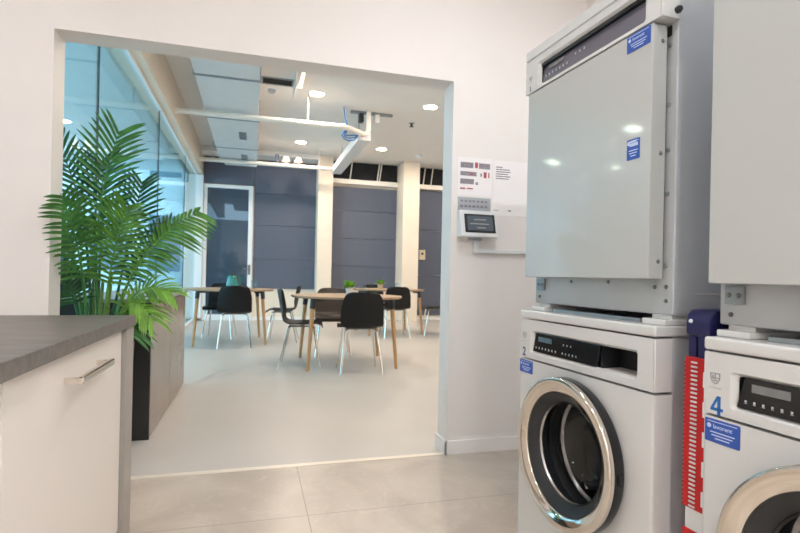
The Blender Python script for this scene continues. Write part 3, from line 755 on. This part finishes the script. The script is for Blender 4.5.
for x, y, lp in ((.15, -1.05, 24), (1.3, -1.05, 46), (.15, .5, 7), (.9, 1.5, 9), (-1.5, -.6, 7), (-1.5, 1.6, 3)):
    downlight(x, y, CL, 'round laundry room downlight outside the view of the photo', M['lens3'], lp, (.96, .98, 1.), 'laundry room downlights')

for x, y in ((-3.66, 5.66), (-4.0, 7.86), (-5.24, 7.71)):  # unseen lamps added to give the dryer door its warm reflections
    downlight(x, y, 3.1, 'round downlight added outside to make the warm reflections on the dryer', M['lens'], 6, WARM, 'downlights added outside for reflections on the dryer door')
# long pipes
t = thing('ceiling_pipe', 'nearer white pipe crossing under the duct, with a bend at its right end', 'pipe', (0, 0, 0), 0, 'white pipes under the hall ceiling')
b = B(); b.tube([(-1.0, 7.15, 3.03), (1.15, 7.15, 3.03), (1.28, 7.19, 3.03), (1.52, 7.42, 3.03), (1.58, 7.46, 3.06), (1.60, 7.47, 3.12), (1.60, 7.47, CH)], .036, 14); b.build('pipe', M['pipe'], t)
b = B(); b.cyl((-1.0, 7.15, 3.03), (-.975, 7.15, 3.03), .05); b.build('flange', M['pipe'], t)
b = B(); b.cyl((1.12, 7.15, 3.03), (1.20, 7.16, 3.03), .044); b.build('coupling', M['pipe'], t)
b = B(); b.tube([(.68, 7.15, 3.05), (.68, 7.15, CH)], .008, 8); b.build('hanger', M['pipe'], t)
t = thing('ceiling_pipe', 'farther white pipe crossing the hall in front of the far wall', 'pipe', (0, 0, 0), 0, 'white pipes under the hall ceiling')
b = B(); b.tube([(-1.0, 10.15, 3.05), (1.50, 10.15, 3.05)], .038, 14); b.build('pipe', M['pipe'], t)
b = B(); b.cyl((-1.0, 10.15, 3.05), (-.97, 10.15, 3.05), .052); b.build('flange', M['pipe'], t)
for x in (-.75, 1.2):
    b = B(); b.tube([(x, 10.15, 3.08), (x, 10.15, CH)], .008, 8); b.build('hanger', M['pipe'], t)
# slanting channel running into the hall
t = thing('cable_channel', 'white rectangular channel running into depth between the two pipes', 'channel', (0, 0, 0))
b = B(); b.box(1.47, 1.66, 7.58, 10.3, 2.985, 3.12, .006); b.build('channel', M['duct'], t)
for y in (8.0, 9.6):
    b = B(); b.tube([(1.56, y, 3.11), (1.56, y, CH)], .008, 8); b.build('hanger', M['galv'], t)
b = B(); b.cyl((1.53, 7.60, 3.07), (1.53, 7.54, 3.07), .035); b.build('end_cap', M['orange'], t)
t = thing('cable_bundle', 'loop of blue cables hanging beside the pipe bend', 'cable', (0, 0, 0))
for k in range(3):
    ctl = [(1.22, 7.44, CH), (1.24, 7.44, 3.26), (1.27, 7.43, 3.10), (1.19+.03*k, 7.40, 2.99+.02*k), (1.27, 7.43, 2.92+.04*k), (1.39, 7.50, 2.95+.04*k), (1.455, 7.56, 3.04)]
    ctl = [Vector((x+.004*k, y+.022*(k-1), z)) for x, y, z in ctl]; pts = []
    for i in range(len(ctl)-1):
        p0, p1, p2, p3 = ctl[max(0, i-1)], ctl[i], ctl[i+1], ctl[min(len(ctl)-1, i+2)]
        for j in range(5):
            u = j/5; pts.append(.5*(2*p1+(p2-p0)*u+(2*p0-5*p1+4*p2-p3)*u*u+(3*p1-p0-3*p2+p3)*u**3))
    pts.append(ctl[-1])
    b = B(); b.tube(pts, .010, 8); b.build('cable', M['cable'], t)
# clamp work where pipe meets ceiling
t = thing('pipe_bracket', 'grey metal bracket on the ceiling above the pipe bend', 'bracket', (1.62, 7.55, CH))
b = B(); b.box(-.28, .36, -.03, .03, -.035, 0, .004); b.build('strut', M['galv'], t)
for x in (-.12, .12): b = B(); b.box(x-.035, x+.035, -.05, .05, -.16, -.03, .006); b.build('clamp', M['darkp' if x < 0 else 'pipe'], t)
# big duct
t = thing('air_duct', 'wide flat white air duct under the ceiling at the left', 'duct', (0, 0, 0))
b = B(); b.box(-.655, .03, 3.2, 5.98, 3.11, CH-.002, .005); b.build('duct_section', M['duct'], t)
for y0, y1 in ((5.99, 7.55), (7.57, 9.3), (9.32, 10.5)):
    b = B(); b.box(-.655, .03, y0, y1, 3.10, CH-.002, .005); b.build('duct_section', M['duct'], t)
for y in (5.985, 7.56, 9.31):
    b = B(); b.box(-.67, .045, y-.012, y+.012, 3.092, CH-.002, .003); b.build('flange', M['galv'], t)
for y in (8.2, 9.75):
    b = B(); b.box(-.25, -.14, y, y+.42, 3.088, 3.102, .003); b.build('inspection_plate', M['galv'], t)
b = B(); b.box(-.57, .03, 10.495, 10.54, 3.05, 3.295, .004); b.build('end_cover', M['duct'], t)
# hatch
t = thing('ceiling_hatch', 'open ceiling hatch with a white flap hanging down beside the duct', 'hatch', (.25, 6.72, CH))
b = B(); b.box(-.20, .20, -.12, -.10, -.012, 0); b.box(-.20, .20, .10, .12, -.012, 0); b.box(-.20, -.18, -.10, .10, -.012, 0); b.box(.18, .20, -.10, .10, -.012, 0); b.build('hatch_frame', M['galv'], t)
b = B(); b.box(-.18, .18, -.10, .10, -.004, 0); b.build('opening', M['dark'], t, 0)  # closed dark plate, its colour standing in for the shade inside the hatch
b = B(); b.box(.20, .215, -.42, .12, -.17, -.0, .003); b.build('flap', M['frame'], t)
t = thing('flap_slit_glow', 'short glowing strip standing in for the bright slit on the hatch flap', 'ceiling light', (.535, 6.52, CH))
b = B(); b.box(-.03, .03, -.28, .28, -.03, 0, .004); b.build('housing', M['frame'], t)
b = B(); b.box(-.018, .018, -.26, .26, -.034, -.028, .002); b.build('lens', M['lens2'], t)  # glow put in for the bright slit on the flap
t = thing('motion_sensor', 'small grey sensor on the ceiling beside the air duct', 'sensor', (.19, 7.05, CH))
b = B(); b.lathe([(0, -.05), (.03, -.048), (.05, -.03), (.055, 0), (0, 0)], None, 24); b.build('dome', M['plate'], t)
b = B(); b.lathe([(.055, -.006), (.085, -.004), (.085, 0), (.055, 0)], None, 24, True); b.build('base', M['frame'], t)
t = thing('smoke_detector', 'white smoke detector on the ceiling near the second column', 'detector', (3.15, 9.85, CH))
b = B(); b.lathe([(0, -.05), (.05, -.048), (.06, -.03), (.06, -.012), (0, -.012)], None, 24); b.build('dome', M['frame'], t)
b = B(); b.lathe([(.0, -.012), (.075, -.012), (.075, 0), (0, 0)], None, 24); b.build('base', M['frame'], t)
t = thing('sprinkler_head', 'small dark sprinkler on the open ceiling at the right', 'sprinkler', (2.38, 7.85, CH))
b = B(); b.cyl((0, 0, 0), (0, 0, -.05), .015); b.cyl((0, 0, -.05), (0, 0, -.055), .035); b.build('head', M['darkp'], t)
b = B(); b.cyl((0, 0, 0), (0, 0, -.006), .045); b.build('rosette', M['galv'], t)
# twin spotlights on the far pipe
for x, lab in ((.56, 'left warm spotlight of the pair on the farther pipe'), (.80, 'right warm spotlight of the pair on the farther pipe')):
    t = thing('spotlight', lab, 'spotlight', (x, 10.15, 3.088), 0, 'pair of spotlights on the farther pipe')
    b = B(); b.cyl((0, 0, 0), (0, 0, .04), .015); b.build('mount', M['pipe'], t)
    b = B(); b.lathe([(0, .13), (.05, .13), (.085, .04), (.08, .04), (.0, .06)], None, 20); b.build('shade', M['cream'], t)
    b = B(); b.lathe([(0, .042), (.078, .042), (.078, .046), (0, .046)], None, 20); b.build('lens', M['lens2'], t)
t = thing('junction_box', 'small blue grey box hanging left of the two spotlights', 'box', (.40, 10.15, 3.089))
b = B(); b.box(-.035, .035, -.03, .03, 0, .16, .005); b.build('housing', M['slate'], t)

# ================================================================== THINGS ON THE PARTITION WALL
yw = PY0
def on_wall(x, z): return Matrix.Translation((x, yw, z)) @ Matrix(((1, 0, 0, 0), (0, 0, -1, 0), (0, 1, 0, 0), (0, 0, 0, 1)))
def wbox(b, x0, x1, z0, z1, d0, d1, bev=0): b.box(x0, x1, yw-d1, yw-d0, z0, z1, bev)
t = thing('notice', 'white notice with rows of red and grey pictures above the grey plate', 'notice', (0, 0, 0), 0, 'notices on the partition wall')
b = B(); wbox(b, 1.055, 1.258, 1.405, 1.612, 0, .0015); b.build('sheet', M['paper'], t, 0)
b = B()
for x0, x1, z0, z1 in ((1.070, 1.145, 1.555, 1.585), (1.178, 1.245, 1.555, 1.585), (1.070, 1.165, 1.512, 1.535), (1.070, 1.150, 1.467, 1.495), (1.188, 1.197, 1.512, 1.53), (1.16, 1.175, 1.465, 1.48)): wbox(b, x0, x1, z0, z1, .0014, .002)
b.build('pictures', M['inkd'], t, 0)
b = B()
for x0, x1, z0, z1 in ((1.155, 1.172, 1.557, 1.588), (1.208, 1.224, 1.506, 1.538), (1.07, 1.10, 1.438, 1.446), (1.108, 1.145, 1.440, 1.446), (1.13, 1.142, 1.515, 1.53), (1.235, 1.242, 1.508, 1.536)): wbox(b, x0, x1, z0, z1, .0014, .0024)
b.build('red_print', M['red'], t, 0)
t = thing('notice', 'white paper notice with a short text block right of the picture notice', 'notice', (0, 0, 0), 0, 'notices on the partition wall')
b = B(); wbox(b, 1.266, 1.475, 1.305, 1.610, 0, .0015); b.build('sheet', M['paper'], t, 0)
for k in range(6):
    b = B(); wbox(b, 1.282, 1.30+(.02, .065, .07, .055, .07, .06)[k], 1.57-.0125*k, 1.5755-.0125*k, .0014, .002); b.build('text_line', M['inkd'], t, 0)
for x0, x1, z0, z1 in ((1.27, 1.30, 1.332, 1.335), (1.36, 1.378, 1.330, 1.338)):
    b = B(); wbox(b, x0, x1, z0, z1, .0014, .002); b.build('text_line', M['inkd'], t, 0)
t = thing('wall_plate', 'grey metal plate with two text lines between notice and terminal', 'plate', (0, 0, 0))
b = B(); wbox(b, 1.058, 1.252, 1.320, 1.395, 0, .004, .0012); b.build('plate', M['plate'], t)
for z in (1.368, 1.340):
    b = B()
    for k in range(7): wbox(b, 1.072+k*.024, 1.072+k*.024+.016, z, z+.012, .0038, .0046)
    b.build('text_line', M['inkd'], t, 0)
t = thing('payment_terminal', 'white wall terminal with a dark screen beside the opening', 'terminal', (0, 0, 0))
b = B(); b.prism([(yw, 1.178), (yw-.065, 1.172), (yw-.07, 1.180), (yw-.035, 1.318), (yw-.03, 1.320), (yw, 1.320)], 1.056, 1.268, Matrix(((0, 0, 1, 0), (1, 0, 0, 0), (0, 1, 0, 0), (0, 0, 0, 1))), .003); hs = b.build('housing', M['whitep'], t)
tl = math.atan2(.035, .138); mt = Matrix.Translation((1.168, yw-.0530, 1.249)) @ Matrix.Rotation(-tl, 4, 'X')
b = B(); b.box(-.088, .088, -.004, .003, -.052, .052, .002, 2, mt); sc_ = b.build('screen_bezel', M['black'], t)
b = B(); b.box(-.074, .074, -.0050, -.0035, -.041, .041, 0, 2, mt); b.build('screen', M['scr'], sc_, 0)
b = B()
for x0, x1, z0 in ((-.035, .035, .018), (-.06, .05, -.006), (-.02, .03, -.028)): b.box(x0, x1, -.0056, -.0048, z0, z0+.004, 0, 2, mt)
b.build('screen_text', M['grey'], sc_, 0)
b = B(); b.box(1.12, 1.19, yw-.035, yw, 1.158, 1.176, .003); b.build('card_slot', M['plate'], t)
t = thing('cable_conduit', 'white cable conduit running right from below the terminal', 'conduit', (0, 0, 0))
b = B(); b.box(1.163, 1.83, yw-.022, yw+.002, 1.094, 1.116, .003); b.build('conduit', M['whitep'], t)
b = B(); b.box(1.150, 1.175, yw-.024, yw+.002, 1.092, 1.160, .004); b.build('elbow', M['whitep'], t)

# ================================================================== LIGHT, CAMERA
wd = bpy.data.worlds.new('World'); SC.world = wd; wd.use_nodes = True
bg = wd.node_tree.nodes['Background']; bg.inputs['Color'].default_value = (.56, .82, 1., 1); bg.inputs['Strength'].default_value = 4.7
ld = bpy.data.lights.new('daylight_portal', 'AREA'); ld.shape = 'RECTANGLE'; ld.size = 8.2; ld.size_y = 2.85; ld.cycles.is_portal = True
lo = bpy.data.objects.new('daylight_portal', ld); COL.objects.link(lo); lo.location = (-1.2, 6.87, 1.46); lo.rotation_euler = (PI/2, 0, -PI/2)

cam = bpy.data.cameras.new('camera'); co = bpy.data.objects.new('camera', cam); COL.objects.link(co); SC.camera = co
TH = math.atan(147/515.); c, s = math.cos(TH), math.sin(TH); rl = R(1.2); cr, sr = math.cos(rl), math.sin(rl)
right = Vector((c, -s, 0)); fwd = Vector((s, c, 0)); up = Vector((0, 0, 1))
r2 = right*cr+up*sr; u2 = -right*sr+up*cr
m4 = Matrix((r2, u2, -fwd)).transposed().to_4x4(); m4.translation = (0, 0, .955)
co.matrix_world = m4
cam.sensor_width = 36; cam.lens = 515/800*36; cam.shift_y = 10.1/800; cam.clip_start = .02; cam.clip_end = 200
cam.dof.use_dof = True; cam.dof.focus_distance = 1.5; cam.dof.aperture_fstop = 6.5

SC.view_settings.view_transform = 'Standard'; SC.view_settings.look = 'None'
SC.view_settings.exposure = 0.0; SC.view_settings.gamma = 1; SC.view_settings.use_curve_mapping = False
SC.cycles.sample_clamp_indirect = 25; SC.cycles.max_bounces = 10; SC.cycles.diffuse_bounces = 5; SC.cycles.glossy_bounces = 4; SC.cycles.transparent_max_bounces = 12
